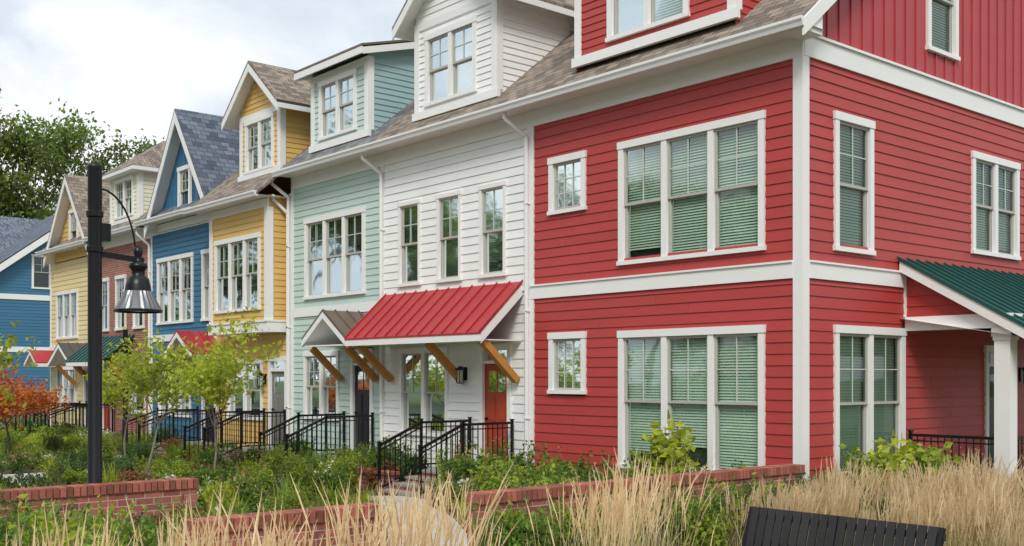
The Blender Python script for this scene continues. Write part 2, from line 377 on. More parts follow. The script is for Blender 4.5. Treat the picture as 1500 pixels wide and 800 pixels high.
# ================================================================== RED HOUSE
h=Obj('red_townhouse')
o1=[window(h,FR,.63,3.63,1.88,3.97,k=3),window(h,FR,4.43,5.38,2.93,3.97,k=1,single=True,grid=(3,3))]
o0=[window(h,FR,.63,3.63,-1.56,.77,k=3),window(h,FR,4.43,5.38,-.32,.79,k=1,single=True,grid=(3,3))]
wl=h('front_walls',S_RED)
siding(wl,FR,.13,5.86,-2.05,1.43,o0); siding(wl,FR,.13,5.86,1.66,4.63,o1)
t=h('corner_boards',TRIM)
t.box(FR,-.038,.13,0,.038,-2.05,4.63); t.box(SD,.0,.13,0,.038,-2.05,4.65)
t.box(FR,5.80,5.88,0,.036,-2.05,4.63)
b=h('belt_course',TRIM)
b.box(FR,.131,5.88,0,.045,1.43,1.66); b.box(FR,.131,5.88,0,.07,1.66,1.69)
b.box(SD,.131,2.95,0,.045,1.43,1.66); b.box(SD,.131,2.95,0,.07,1.66,1.69)
b.box(FR,-.04,5.88,0,.04,4.631,4.93); b.box(SD,.0,10,0,.045,4.651,4.95); b.box(SD,-.04,10,0.0,.08,4.951,4.99)
s1o=[window(h,SD,.79,1.86,1.88,3.97,k=1),window(h,SD,5.06,6.86,2.15,3.95,k=2)]
s0o=[window(h,SD,.79,2.80,-1.56,.77,k=2),door(h,SD,5.55,6.65,-1.85,.55,D_BLK)]
ws=h('side_walls',S_RED)
siding(ws,SD,.13,10,-2.05,1.43,s0o); siding(ws,SD,.13,10,1.66,4.65,s1o)
h('foundation',BRICKH).box(FR,-.01,5.88,-.1,.012,G,-2.05); h('foundation',BRICKH).box(SD,.02,10,-.1,.012,G,-2.05)
lantern(h,SD,6.95,0)
zr=main_roof(h,SH_Y,0,5.88,0,x_over=.38)
gop=window(h,SD,3.52,4.55,5.42,7.4,k=1)
gw=h('gable_wall',S_RED2); bt=h('gable_battens',S_RED2)
def rz(y): return (5.37+PITCH*y-.1) if y<RIDGE_Y else (zr-(y-RIDGE_Y)*2/5.3-.1)
y=0.0
ys=[0]
while y<10: y=min(y+.32,10); ys.append(y)
for a,c in zip(ys[:-1],ys[1:]):
    if c>gop[0] and a<gop[1]:
        gw.poly([SD(a,0,4.99),SD(c,0,4.99),SD(c,0,gop[2]),SD(a,0,gop[2])]); gw.poly([SD(a,0,gop[3]),SD(c,0,gop[3]),SD(c,0,rz(c)),SD(a,0,rz(a))])
        if a<gop[0]: gw.poly([SD(a,0,gop[2]),SD(gop[0],0,gop[2]),SD(gop[0],0,gop[3]),SD(a,0,gop[3])])
        if c>gop[1]: gw.poly([SD(gop[1],0,gop[2]),SD(c,0,gop[2]),SD(c,0,gop[3]),SD(gop[1],0,gop[3])])
        for z0,z1 in ((4.99,gop[2]-.04),(gop[3]+.04,rz(a))):
            if z1>z0: bt.box(SD,a-.022,a+.022,0,.022,z0,z1)
    else:
        gw.poly([SD(a,0,4.99),SD(c,0,4.99),SD(c,0,rz(c)),SD(a,0,rz(a))])
        if rz(a)>5.1: bt.box(SD,a-.022,a+.022,0,.022,4.99,rz(a))
rk=h('rake_trim',TRIM)
rk.hexa([(.345,-.5,4.76),(.345,RIDGE_Y,zr-.26),(.385,RIDGE_Y,zr-.26),(.385,-.5,4.76)],[(.345,-.5,5.0),(.345,RIDGE_Y,zr-.02),(.385,RIDGE_Y,zr-.02),(.385,-.5,5.0)])
rk.hexa([(.345,RIDGE_Y,zr-.26),(.345,10.2,zr-2.26),(.385,10.2,zr-2.26),(.385,RIDGE_Y,zr-.26)],[(.345,RIDGE_Y,zr-.02),(.345,10.2,zr-2.02),(.385,10.2,zr-2.02),(.385,RIDGE_Y,zr-.02)])
rk.poly([(0,-.45,4.9),(.35,-.45,4.9),(.35,RIDGE_Y,zr-.12),(0,RIDGE_Y,zr-.12)])
rk.hexa([(0,-.448,4.86),(.344,-.448,4.86),(.344,-.0,4.86),(0,-.0,4.86)],[(0,-.448,4.90),(.344,-.448,4.90),(.344,.0,5.24),(0,.0,5.24)])
rw=h('rear_walls',S_RED); rw.poly([(0,10,G),(-5.88,10,G),(-5.88,10,7),(0,10,7)]); rw.poly([(-5.87,.05,G),(-5.87,10,G),(-5.87,10,7),(-5.87,RIDGE_Y,9.3),(-5.87,.05,5.1)])
dormer(h,S_RED,1.16,4.63,5.62,7.6,p=.05,win=(2.05,3.85,5.72,7.45),kind='blind',gable=(2.1,7.6,9.2,.35))
gable_roof(h,SH_X,FR,2.9,2.15,7.55,9.25,-5,.45)
# --- side porch
m=h('porch_roof',M_GRN)
PZ=lambda x:1.9-.57*x
m.slab([(0,2.6,PZ(0)),(2.3,2.6,PZ(2.3)),(2.3,9.6,PZ(2.3)),(0,9.6,PZ(0))],.03)
y=2.615
while y<9.6:
    m.slab([(0,y-.012,PZ(0)+.035),(2.31,y-.012,PZ(2.31)+.035),(2.31,y+.012,PZ(2.31)+.035),(0,y+.012,PZ(0)+.035)],.034); y+=.3
p=h('porch_trim',TRIM)
p.hexa([(0.04,2.62,PZ(0.04)-.2),(2.28,2.62,PZ(2.28)-.2),(2.28,2.66,PZ(2.28)-.2),(.04,2.66,PZ(.04)-.2)],[(0.04,2.62,PZ(0.04)-.031),(2.28,2.62,PZ(2.28)-.031),(2.28,2.66,PZ(2.28)-.031),(.04,2.66,PZ(.04)-.031)])
p.box(SD,2.661,9.5,2.24,2.28,.38,PZ(2.26)-.04)
p.poly([(0.02,2.66,.93),(2.24,2.66,.53),(2.24,9.5,.53),(.02,9.5,.93)])
p.box(SD,2.78,2.98,.045,1.74,.73,.95); p.box(SD,2.98,9.3,1.52,1.74,.732,.95)
p.box(SD,2.80,2.96,0.0,.05,.95,1.62)
siding(h('porch_cheek',S_RED),lambda u,n,z:(u,2.84-n,z),0.05,1.6,.95,1.85,(),n=0,lim=lambda z:(.05,max(.05,(1.9-z-.1)/.57)),joints=False)
for cy in (2.88,5.4,8.9):
    c=h('porch_columns',TRIM)
    c.box(SD,cy-.12,cy+.12,1.51,1.75,-1.85,.73)
    c.box(SD,cy-.15,cy+.15,1.48,1.78,-1.85,-1.62); c.box(SD,cy-.15,cy+.15,1.48,1.78,.60,.729); c.box(SD,cy-.135,cy+.135,1.495,1.765,.54,.60)
h('porch_floor',BRICKH).box(SD,2.7,9.4,.03,1.95,G,-1.9); h('porch_deck',STONE).box(SD,2.67,9.43,.03,1.98,-1.9,-1.85)
rl=h('porch_railing',BLACK); railing(rl,SD(2.9,.08,-1.85),SD(2.9,1.47,-1.85)); railing(rl,SD(6.2,1.63,-1.85),SD(8.7,1.63,-1.85)); railing(rl,SD(3.05,1.63,-1.85),SD(4.3,1.63,-1.85))
downspout(h,FR,5.95,4.9,-2.1,0,du=.22)
h.done()

# ================================================================== WHITE HOUSE
h=Obj('white_townhouse')
ops=[window(h,FR,a,a+.80,1.92,3.73,k=1,cw=.07,head=.08,kind='blind') for a in (6.6,7.99,9.38)]
op0=[window(h,FR,8.42,10.14,-1.25,.60,k=2,kind='dark',cw=.09),door(h,FR,6.44,7.40,-1.78,.62,D_RED)]
wl=h('front_walls',S_WHITE)
siding(wl,FR,5.88,10.75,-2.05,1.60,op0); siding(wl,FR,5.88,10.75,1.76,4.63,ops)
h('belt_course',TRIM).box(FR,6.0,10.74,0,.045,1.60,1.76)
front_trim(h,5.88,10.75,0,left=False)
h('foundation',BRICKH).box(FR,5.88,10.75,-.1,.012,G,-2.05)
main_roof(h,SH_Y,5.88,10.75); shell(h,S_WHITE,5.88,10.75,0)
dormer(h,S_WHITE,6.90,9.56,5.55,7.42,win=(7.5,9.2,5.62,7.12),kind='blind',gable=(1.75,7.35,8.85,.3))
gable_roof(h,SH_X,FR,8.23,1.72,7.4,8.85,-4.5,.36)
seam_roof(h,M_RED,FR,6.1,10.68,.03,1.78,1.08,.80,.38)
t=h('canopy_trim',TRIM)
t.box(FR,6.1,10.68,1.03,1.07,.64,.765)
for s in (6.11,10.63): t.hexa([FR(s,.03,1.52),FR(s+.04,.03,1.52),FR(s+.04,1.029,.60),FR(s,1.029,.60)],[FR(s,.03,1.74),FR(s+.04,.03,1.74),FR(s+.04,1.029,.80),FR(s,1.029,.80)])
t.box(FR,6.16,10.6,.03,1.029,.66,.68)
for s in (6.26,7.95,10.42):
    w=h('canopy_brackets',WOOD); w.beam(FR(s,.06,-.08),FR(s,.88,.65),.13)
lantern(h,FR,7.85,.02); stoop(h,FR,6.25,7.65,-1.78)
downspout(h,FR,10.78,4.9,-2.1,0,du=.22)
h.done()

# ================================================================== TEAL HOUSE
h=Obj('seafoam_townhouse')
ops=[window(h,FR,11.50,14.18,1.86,3.82,k=3,kind='half')]
op0=[window(h,FR,12.62,14.22,-1.05,.60,k=2,kind='half',cw=.09),door(h,FR,11.18,12.10,-1.78,.62,D_BLK)]
wl=h('front_walls',S_TEAL)
siding(wl,FR,10.86,14.80,-2.05,1.45,op0,c=.15); siding(wl,FR,10.86,14.80,1.66,4.63,ops,c=.15)
h('belt_course',TRIM).box(FR,10.86,14.70,0,.045,1.45,1.66)
front_trim(h,10.75,14.85,0)
h('foundation',BRICKH).box(FR,10.75,14.85,-.1,.012,G,-2.05)
main_roof(h,SG_Y,10.75,14.85); shell(h,S_TEAL,10.75,14.85,0)
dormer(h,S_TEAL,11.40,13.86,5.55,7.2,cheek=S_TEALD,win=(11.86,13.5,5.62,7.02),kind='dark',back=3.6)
r=h('dormer_roof',M_BRN); r.slab([FR(11.15,.35,7.36),FR(14.15,.35,7.36),FR(14.15,-4,8.55),FR(11.15,-4,8.55)],.05)
t=h('dormer_fascia',TRIM); t.box(FR,11.15,14.15,.31,.345,7.15,7.30)
for s in (11.16,14.11): t.hexa([FR(s,.305,7.14),FR(s+.035,.305,7.14),FR(s+.035,-4,8.33),FR(s,-4,8.33)],[FR(s,.305,7.29),FR(s+.035,.305,7.29),FR(s+.035,-4,8.48),FR(s,-4,8.48)])
t.poly([FR(11.2,.3,7.24),FR(14.1,.3,7.24),FR(14.1,-3.9,8.4),FR(11.2,-3.9,8.4)])
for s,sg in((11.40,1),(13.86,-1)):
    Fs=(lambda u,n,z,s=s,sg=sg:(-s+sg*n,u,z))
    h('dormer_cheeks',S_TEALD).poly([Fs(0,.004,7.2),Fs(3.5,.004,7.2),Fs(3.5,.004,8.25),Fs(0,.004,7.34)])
gable_roof(h,M_BRN,FR,11.72,.92,.84,1.46,.03,1.0,th=.04,rake=.14,name='canopy_roof',seams=3)
for s in (11.0,12.45):
    w=h('canopy_brackets',WOOD); w.beam(FR(s,.06,-.08),FR(s,.82,.62),.13)
h('canopy_trim',TRIM).box(FR,10.9,12.55,.03,.96,.66,.69)
stoop(h,FR,11.0,12.3,-1.78); downspout(h,FR,14.90,4.9,-2.1,0,du=.22)
h.done()

# ================================================================== YELLOW HOUSE
h=Obj('yellow_townhouse'); dz=-.1; P=.53
ops=[window(h,FR,15.45,18.0,1.66,3.60,n=P,k=3,kind='half')]
op0=[window(h,FR,16.35,18.35,-1.15,.45,k=2,kind='dark',cw=.09),door(h,FR,15.05,16.02,-1.80,.50,D_GRY)]
wl=h('front_walls',S_YEL)
siding(wl,FR,14.96,19.0,-2.05,1.15,op0,c=.15); siding(wl,FR,14.96,15.1,1.15,4.5,(),c=.15,joints=False); siding(wl,FR,18.3,19.0,1.15,4.5,(),c=.15,joints=False)
siding(wl,FR,15.1,18.3,1.35,4.2,ops,n=P,c=.15)
Fs=lambda u,n,z:(-15.1+n,u,z); siding(wl,Fs,-P,0,1.35,4.5,(),c=.15,joints=False)
t=h('bay_trim',TRIM)
t.box(FR,15.06,15.24,P,P+.035,1.35,4.2); t.box(FR,18.16,18.34,P,P+.035,1.35,4.2); t.box(Fs,-P-.034,-P+.13,0,.036,1.35,4.2)
t.box(FR,15.04,18.36,-.0,P+.05,1.1,1.349); t.box(FR,15.02,18.38,0,P+.08,1.35,1.40); t.box(FR,15.05,18.35,P,P+.033,4.2,4.42)
t.box(FR,14.86,14.96,0,.035,-2.05,4.55)
main_roof(h,SH_Y,14.85,19.0,dz,yf=-.93); shell(h,S_YEL,14.85,19.0,dz)
dormer(h,S_YEL,15.25,17.4,5.30,6.85,p=.1,win=(15.55,17.1,5.30,6.7),kind='dark',gable=(1.5,6.78,8.02,.3),back=3.4)
gable_roof(h,SH_X,FR,16.32,1.52,6.82,8.1,-4.2,.45)
h('foundation',BRICKH).box(FR,14.85,19,-.1,.012,G,-2.05)
lantern(h,FR,16.2,-.1); stoop(h,FR,14.95,16.15,-1.80); downspout(h,FR,14.93,4.5,-2.1,0,du=.12)
h.done()

# ================================================================== BLUE HOUSE
h=Obj('blue_townhouse'); dz=-.3
ops=[window(h,FR,20.55,23.1,1.56,3.58,k=3,kind='dark'),window(h,FR,19.25,19.95,1.56,3.58,k=1,kind='dark')]
op0=[window(h,FR,20.7,23.0,-1.2,.42,k=3,kind='half',cw=.09),door(h,FR,18.95+.1,19.95,-1.85,.45,D_BLK)]
wl=h('front_walls',S_BLUE)
siding(wl,FR,19.11,23.5,-2.05,1.05,op0,c=.15); siding(wl,FR,19.11,23.5,1.25,4.33,ops,c=.15)
h('belt_course',TRIM).box(FR,19.11,23.49,0,.045,1.05,1.25); front_trim(h,19.0,23.6,dz)
main_roof(h,SB_Y,19.0,23.6,dz); shell(h,S_BLUE,19,23.6,dz)
gw=h('gable_wall',S_BLUE); zp=7.55; zb=4.6; uc=20.85; hw=2.1
gw.poly([FR(uc-hw,.06,zb),FR(uc+hw,.06,zb),FR(uc,.06,zp)])
u=uc-hw+.15
while u<uc+hw:
    zt=zb+(zp-zb)*(1-abs(u-uc)/hw)
    gw.box(FR,u-.02,u+.02,.061,.085,zb,max(zb,zt-.1)); u+=.3
window(h,FR,20.45,21.3,4.72,6.1,n=.12,k=1,kind='dark',depth=.05)
h('gable_trim',TRIM).box(FR,uc-hw,uc+hw,.04,.1,zb-.22,zb)
gable_roof(h,SB_X,FR,uc,2.25,4.55,7.72,-3.5,.45,rake=.34)
gable_roof(h,M_RED,FR,19.45,1.0,.62,1.25,.03,1.0,th=.04,rake=.14,name='canopy_roof',seams=3)
for s in (18.75,20.2): h('canopy_brackets',WOOD).beam(FR(s,.10,-.15),FR(s,.75,.45),.12)
stoop(h,FR,18.9,20.1,-1.85)
downspout(h,FR,23.6,4.5,-2.1,0,du=.12)
h.done()

# ================================================================== BRICK HOUSE
h=Obj('brick_townhouse'); dz=-.35
ops=[window(h,FR,a,a+.85,1.5,3.3,n=.02,k=1,kind='half',cw=.06) for a in (24.1,25.6,27.1)]
window(h,FR,24.0,25.2,-1.2,.4,n=.02,k=1,kind='dark',cw=.06); door(h,FR,26.6,27.6,-1.85,.45,D_RED,n=.07)
bw=h('front_walls',BRICKH)
bw.box(FR,23.6,28.1,-.3,-.17,G,4.3)
def panel(u0,u1,z0,z1,cuts):
    xs=sorted({u0,u1,*[c[0] for c in cuts],*[c[1] for c in cuts]}); zs=sorted({z0,z1,*[c[2] for c in cuts],*[c[3] for c in cuts]})
    for a,b in zip(xs[:-1],xs[1:]):
        for c,d in zip(zs[:-1],zs[1:]):
            if any(k[0]<=(a+b)/2<=k[1] and k[2]<=(c+d)/2<=k[3] for k in cuts): continue
            bw.poly([FR(a,.02,c),FR(b,.02,c),FR(b,.02,d),FR(a,.02,d)])
panel(23.6,28.1,G,4.3,ops+[(24.05,25.15,-1.16,.36)])
front_trim(h,23.6,28.1,dz,left=False,right=False)
main_roof(h,SH_Y,23.6,28.1,dz); shell(h,BRICKH,23.6,28.1,dz)
dormer(h,S_CREAM2,24.6,27.0,5.1,6.6,win=(25.0,26.6,5.15,6.45),kind='dark',back=2.9)
r=h('dormer_roof',SH_Y); A=[FR(24.3,.35,6.62),FR(27.3,.35,6.62),FR(27.3,-3.2,6.62),FR(24.3,-3.2,6.62)]; pk=[FR(25.8,-1.3,7.85),FR(25.8,-3.4,7.85)]
r.poly([A[0],A[1],pk[0]]); r.poly([A[1],A[2],pk[1],pk[0]]); r.poly([A[3],A[0],pk[0],pk[1]])
h('dormer_fascia',TRIM).box(FR,24.3,27.3,-3.2,.34,6.5,6.615)
seam_roof(h,M_GRN,FR,24.9,28.3,.03,1.32,1.05,.5,.38); h('canopy_trim',TRIM).box(FR,24.9,28.3,.99,1.04,.33,.46)
for s in (25.1,28.1): h('canopy_brackets',WOOD).beam(FR(s,.10,-.3),FR(s,.75,.35),.12)
stoop(h,FR,26.5,27.7,-1.85)
h.done()

# ================================================================== CREAM HOUSE
h=Obj('cream_townhouse'); dz=-.4
ops=[window(h,FR,30.1,32.4,1.35,3.1,k=3,kind='half')]
op0=[window(h,FR,30.3,32.4,-1.2,.35,k=3,kind='dark'),door(h,FR,28.6,29.5,-1.85,.4,D_GRY)]
wl=h('front_walls',S_CREAM); siding(wl,FR,28.1,33.1,-2.05,.95,op0); siding(wl,FR,28.1,33.1,1.12,4.2,ops)
h('belt_course',TRIM).box(FR,28.1,33.1,0,.045,.95,1.12); front_trim(h,28.1,33.1,dz)
main_roof(h,SH_Y,28.1,33.1,dz); shell(h,S_CREAM,28.1,33.1,dz)
uc=30.2; gw=h('gable_wall',S_YEL)
siding(gw,FR,uc-2,uc+2,4.2,6.8,[(29.9,30.7,4.5,5.9)],n=.06,lim=lambda z:(uc-2.1*(7-z)/2.6,uc+2.1*(7-z)/2.6),joints=False)
window(h,FR,29.85,30.75,4.5,5.95,n=.08,k=1,kind='dark',depth=.05)
gable_roof(h,SH_X,FR,uc,2.35,4.35,7.15,-3.3,.45,rake=.28)
gable_roof(h,M_GRY,FR,29.2,1.1,.5,1.15,.03,1.0,th=.04,rake=.14,name='canopy_roof',seams=3)
gable_roof(h,M_RED,FR,32.3,.7,.5,.95,.03,1.0,th=.04,rake=.12,name='canopy_roof_2')
for s in (28.3,30.1): h('canopy_brackets',WOOD).beam(FR(s,.10,-.3),FR(s,.75,.35),.12)
stoop(h,FR,28.5,29.7,-1.85)
h.done()

# ================================================================== FAR BLUE HOUSE (turned row)
h=Obj('blue_townhouse')
X0=-55.0; Ff=lambda u,n,z:(X0+n,u,z)
sl=.76; yp=9.3; zp=3.9+sl*(yp-1.2)
lim=lambda z:(1.2 if z<3.9 else 1.2+(z-3.9)/sl, 17.4 if z<3.9 else 17.4-(z-3.9)/sl)
wo=[window(h,Ff,5.9,7.0,4.95,6.9,k=1,kind='dark'),window(h,Ff,2.6,4.0,4.95,6.0,k=2,kind='dark')]
siding(h('front_walls',S_BLUE),Ff,1.2,17.4,-1.5,zp,wo,c=.18,lim=lim,joints=False)
t=h('belt_course',TRIM); t.box(Ff,1.2,17.4,0,.05,4.3,4.6); t.box(Ff,1.2,17.4,0,.05,1.35,1.65)
h('foundation',BRICKH).box(Ff,1.2,17.4,-.1,.05,G,-1.5)
for sg in (-1,1):
    e=yp+sg*8.7; ze=zp-sl*8.7
    h('gable_roof',SB_X).slab([(X0+.5,yp,zp+.15),(X0+.5,e,ze+.15),(X0-8,e,ze+.15),(X0-8,yp,zp+.15)],.1)
    t.hexa([(X0+.46,yp,zp-.35),(X0+.46,e,ze-.35),(X0+.52,e,ze-.35),(X0+.52,yp,zp-.35)],[(X0+.46,yp,zp+.06),(X0+.46,e,ze+.06),(X0+.52,e,ze+.06),(X0+.52,yp,zp+.06)])
    t.poly([(X0,yp,zp-.05),(X0,e,ze-.05),(X0+.48,e,ze-.05),(X0+.48,yp,zp-.05)])
h('main_roof',SB_Y).slab([(X0-1,-12,5.3),(X0-1,22,5.3),(X0-8,22,10.0),(X0-8,-12,10.0)],.1)
h('main_roof',SB_Y).slab([(X0-8,-12,10.0),(X0-8,22,10.0),(X0-16,22,5.0),(X0-16,-12,5.0)],.1)
w=h('rear_walls',S_BLUE); w.box(lambda u,n,z:(u,n,z),X0-15,X0-1.5,-11.5,21.5,G,5.2)
h.done()

# ================================================================== garden walls (real bricks)
def brick_wall(name,x,y0,y1,top,thick=.2):
    h=Obj(name); b=h('bricks',BRICK); c=h('mortar_core',MORTAR); cap=h('coping_bricks',BRICK)
    F=lambda u,n,z:(x+n,u,z)
    zt=top-.105; c.box(F,y0+.006,y1-.006,-thick/2+.004,thick/2-.004,G-.05,top-.008)
    z=G; k=0
    while z<zt-.02:
        z1=min(z+.063,zt-.010); u=y0-(.105 if k%2 else 0)
        while u<y1:
            a=max(u,y0); e=min(u+.198,y1); j=random.uniform(-.0015,.002)
            if e-a>.03: b.box(F,a,e,-thick/2+j,thick/2+j,z,z1)
            u+=.21
        z+=.075; k+=1
    u=y0-.01
    while u<y1:
        j=random.uniform(-.003,.003); cap.box(F,u,min(u+.060,y1+.01),-thick/2-.025+j,thick/2+.025+j,zt,top+j*.5); u+=.072
    return h.done()
brick_wall('brick_wall',.5,-6.5,-.85,-1.2)
brick_wall('brick_wall',.6,-9.6,-7.75,-1.2)
brick_wall('brick_wall',-2.95,-17.5,-7.95,-1.2)

# ================================================================== street lamps
def street_lamp(x,y,top,sc=1.0,dirn=(0,1)):
    h=Obj('street_lamp'); a=h('post',BLACK); c=(x,y,0)
    r=.078*sc
    a.lathe(c,[(0,top+.02),(r*.9,top+.02),(r*1.05,top),(r*1.05,top-.03),(r,top-.05),(r,G+.5),(r*1.15,G+.48),(r*1.15,G+.4),(r*1.6,G+.1),(r*1.9,G)],20)
    ar=h('arm',BLACK); dx,dy=dirn
    def Q(d,z): return (x+dx*d*sc,y+dy*d*sc,top+(z)*sc)
    ar.beam(Q(.07,-1.0),Q(.56,-1.04),.06*sc); ar.box(lambda u,n,z:Q(u,z) if n==0 else (Q(u,z)[0]+n*.06*dy,Q(u,z)[1]+n*.06*dx,Q(u,z)[2]),.05,.16,-1,1,-.85,-.65)
    pts=[Q(.03,-.12)]+[Q(.05+.42*math.sin(t*1.57/8),-.25-.75*(1-math.cos(t*1.57/8))) for t in range(9)]
    for p,q in zip(pts[:-1],pts[1:]): ar.tube(p,q,.012*sc,None,6)
    for z in (-.55,-.95): ar.lathe((x,y,top+z*sc),[(r,-.04),(r*1.2,-.03),(r*1.2,.03),(r,.04)],16)
    fx=Q(.5,-1.0); s=sc
    hd=h('lamp_housing',BLACK)
    hd.lathe(fx,[(0,.12*s),(.05*s,.12*s),(.055*s,.05*s),(.04*s,.0),(.04*s,-.06*s),(.10*s,-.08*s),(.11*s,-.12*s),(.075*s,-.16*s),(.075*s,-.22*s),(.12*s,-.25*s),(.14*s,-.33*s),(.15*s,-.40*s)],20)
    sh=h('lamp_shade',CONE)
    n=24; i=len(sh.v)
    for rr,zz in ((.15,-.40),(.17,-.45),(.24,-.58),(.262,-.62)):
        for k in range(n*2):
            t=math.pi*k/n; rad=(rr+(.007 if k%2 else -.004))*s; sh.v.append((fx[0]+rad*math.cos(t),fx[1]+rad*math.sin(t),fx[2]+zz*s))
    for j in range(3):
        for k in range(2*n): sh.f.append((i+j*2*n+k,i+j*2*n+(k+1)%(2*n),i+(j+1)*2*n+(k+1)%(2*n),i+(j+1)*2*n+k))
    h('lamp_rim',BLACK).lathe(fx,[(.262*s,-.612*s),(.275*s,-.62*s),(.275*s,-.645*s),(.25*s,-.645*s)],24)
    h('lamp_lens',LENS).lathe(fx,[(0,-.64*s),(.12*s,-.63*s),(.25*s,-.60*s)],20)
    return h.done(smooth=('post','lamp_housing'))
street_lamp(-3.25,-9.0,2.39)
street_lamp(-18.2,-2.9,1.2,.8)

# ================================================================== bench
h=Obj('park_bench'); x0,x1,yb=2.34,4.44,-4.5
b=h('backrest_slats',BENCH)
x=x0+.06
while x<x1-.12:
    b.hexa([(x,yb,G+.44),(x+.084,yb,G+.44),(x+.084,yb+.022,G+.44),(x,yb+.022,G+.44)],[(x,yb+.13,G+.87),(x+.084,yb+.13,G+.87),(x+.084,yb+.152,G+.87),(x,yb+.152,G+.87)]); x+=.1
r=h('backrest_rails',BENCH)
for z,yy in ((.52,.045),(.78,.125)): r.box(lambda u,n,zz:(u,n,zz),x0,x1,yb+yy+.005,yb+yy+.05,G+z-.03,G+z+.03)
s=h('seat',BENCH)
for k in range(5): s.box(lambda u,n,zz:(u,n,zz),x0+.02,x1-.02,yb-.46+k*.092,yb-.46+k*.092+.08,G+.42,G+.45)
f=h('legs_and_arms',BLACK)
for x in (x0+.03,(x0+x1)/2,x1-.03):
    f.beam((x,yb-.42,G),(x,yb-.42,G+.45),.05); f.beam((x,yb+.02,G),(x,yb+.03,G+.45),.05); f.beam((x,yb+.03,G+.45),(x,yb+.17,G+.86),.045); f.beam((x,yb-.42,G+.40),(x,yb+.03,G+.40),.045)
h.done()

# ================================================================== ground, paths
def grassmat():
    m,t,b=nt('lawn'); tc=t.nodes.new('ShaderNodeTexCoord')
    n=t.nodes.new('ShaderNodeTexNoise'); n.inputs['Scale'].default_value=1.5; n.inputs['Detail'].default_value=10; t.links.new(tc.outputs['Object'],n.inputs['Vector'])
    r=t.nodes.new('ShaderNodeValToRGB'); r.color_ramp.elements[0].color=(.035,.06,.015,1); r.color_ramp.elements[1].color=(.10,.15,.035,1); r.color_ramp.elements[0].position=.35; r.color_ramp.elements[1].position=.65
    t.links.new(n.outputs['Fac'],r.inputs[0]); t.links.new(r.outputs[0],b.inputs['Base Color']); b.inputs['Roughness'].default_value=.95; return m
mesh_obj('ground',[(-400,-400,0),(400,-400,0),(400,400,0),(-400,400,0)],[(0,1,2,3)],grassmat())
mesh_obj('planting_bed',[(-33,-6.3,.004),(.4,-6.3,.004),(.4,-.01,.004),(-33,-.01,.004)],[(0,1,2,3)],MULCH)
mesh_obj('planting_bed',[(-33,-16,.004),(6.5,-16,.004),(6.5,-7.8,.004),(-33,-7.8,.004)],[(0,1,2,3)],MULCH)
mesh_obj('planting_bed',[(.62,-6.5,.006),(9,-6.5,.006),(9,2.6,.006),(.62,2.6,.006)],[(0,1,2,3)],MULCH)
mesh_obj('unseen_sidewalk',[(-90,-21,.0),(30,-21,0),(30,-18,0),(-90,-18,0),(-90,-21,.12),(30,-21,.12),(30,-18,.12),(-90,-18,.12)],[(4,5,6,7),(0,1,5,4),(2,3,7,6),(1,2,6,5),(3,0,4,7)],CONC)  # out of view; added with the road so lower windows reflect a street
mesh_obj('unseen_road',[(-90,-29,.005),(60,-29,.005),(60,-21.005,.005),(-90,-21.005,.005)],[(0,1,2,3)],ASPH)  # unseen asphalt strip, added only for the window reflections
mesh_obj('unseen_road_marking',[(-90,-25.05,.009),(60,-25.05,.009),(60,-24.93,.009),(-90,-24.93,.009)],[(0,1,2,3)],PAINTW)  # centre line of the added, unseen road
def strip(name,pts,w,z,m):
    v=[];f=[]
    for i,p in enumerate(pts):
        a=Vector(pts[max(0,i-1)]);b=Vector(pts[min(len(pts)-1,i+1)]); d=(b-a).normalized(); nrm=Vector((-d.y,d.x))
        for sgn in(-1,1):
            q=Vector(p)+nrm*sgn*w/2; v.append((q.x,q.y,z)); v.append((q.x,q.y,0))
    for i in range(len(pts)-1):
        k=i*4; f+= [(k,k+4,k+6,k+2),(k,k+1,k+5,k+4),(k+2,k+6,k+7,k+3)]
    return mesh_obj(name,v,f,m)
strip('footpath',[(1.8,-7.4),(.6,-7.0),(-1,-5.9),(-2.4,-4.9),(-4.2,-3.8),(-5.9,-3.1),(-6.95,-2.3)],1.05,.05,CONC)
strip('footpath',[(-2.0,-7.05),(-10,-7.05),(-40,-7.05)],1.3,.045,CONC)
for x in (11.6,15.5,19.5,27.1,29.1): strip('footpath',[(-x,-6.41),(-x,-2.2)],1.0,.05,CONC)
PAVE=brickish('brick_pavers',(.30,.13,.09),(.22,.09,.07),(.25,.22,.2),.2,.1,.006,'xy')
mesh_obj('pavement',[(6.6,-17.9,.008),(30,-17.9,.008),(30,-6.6,.008),(6.6,-6.6,.008)],[(0,1,2,3)],PAVE)
h=Obj('brick_planter')
for (a,bb,c,d) in ((7.9,10.6,1.6,1.8),(12.6,14.6,1.6,1.8)):
    h('planter_wall',BRICKH).box(FR,a,bb,c,d,G,G+.32); h('planter_cap',BRICK).box(FR,a-.03,bb+.03,c-.03,d+.03,G+.32,G+.38)
h.done()

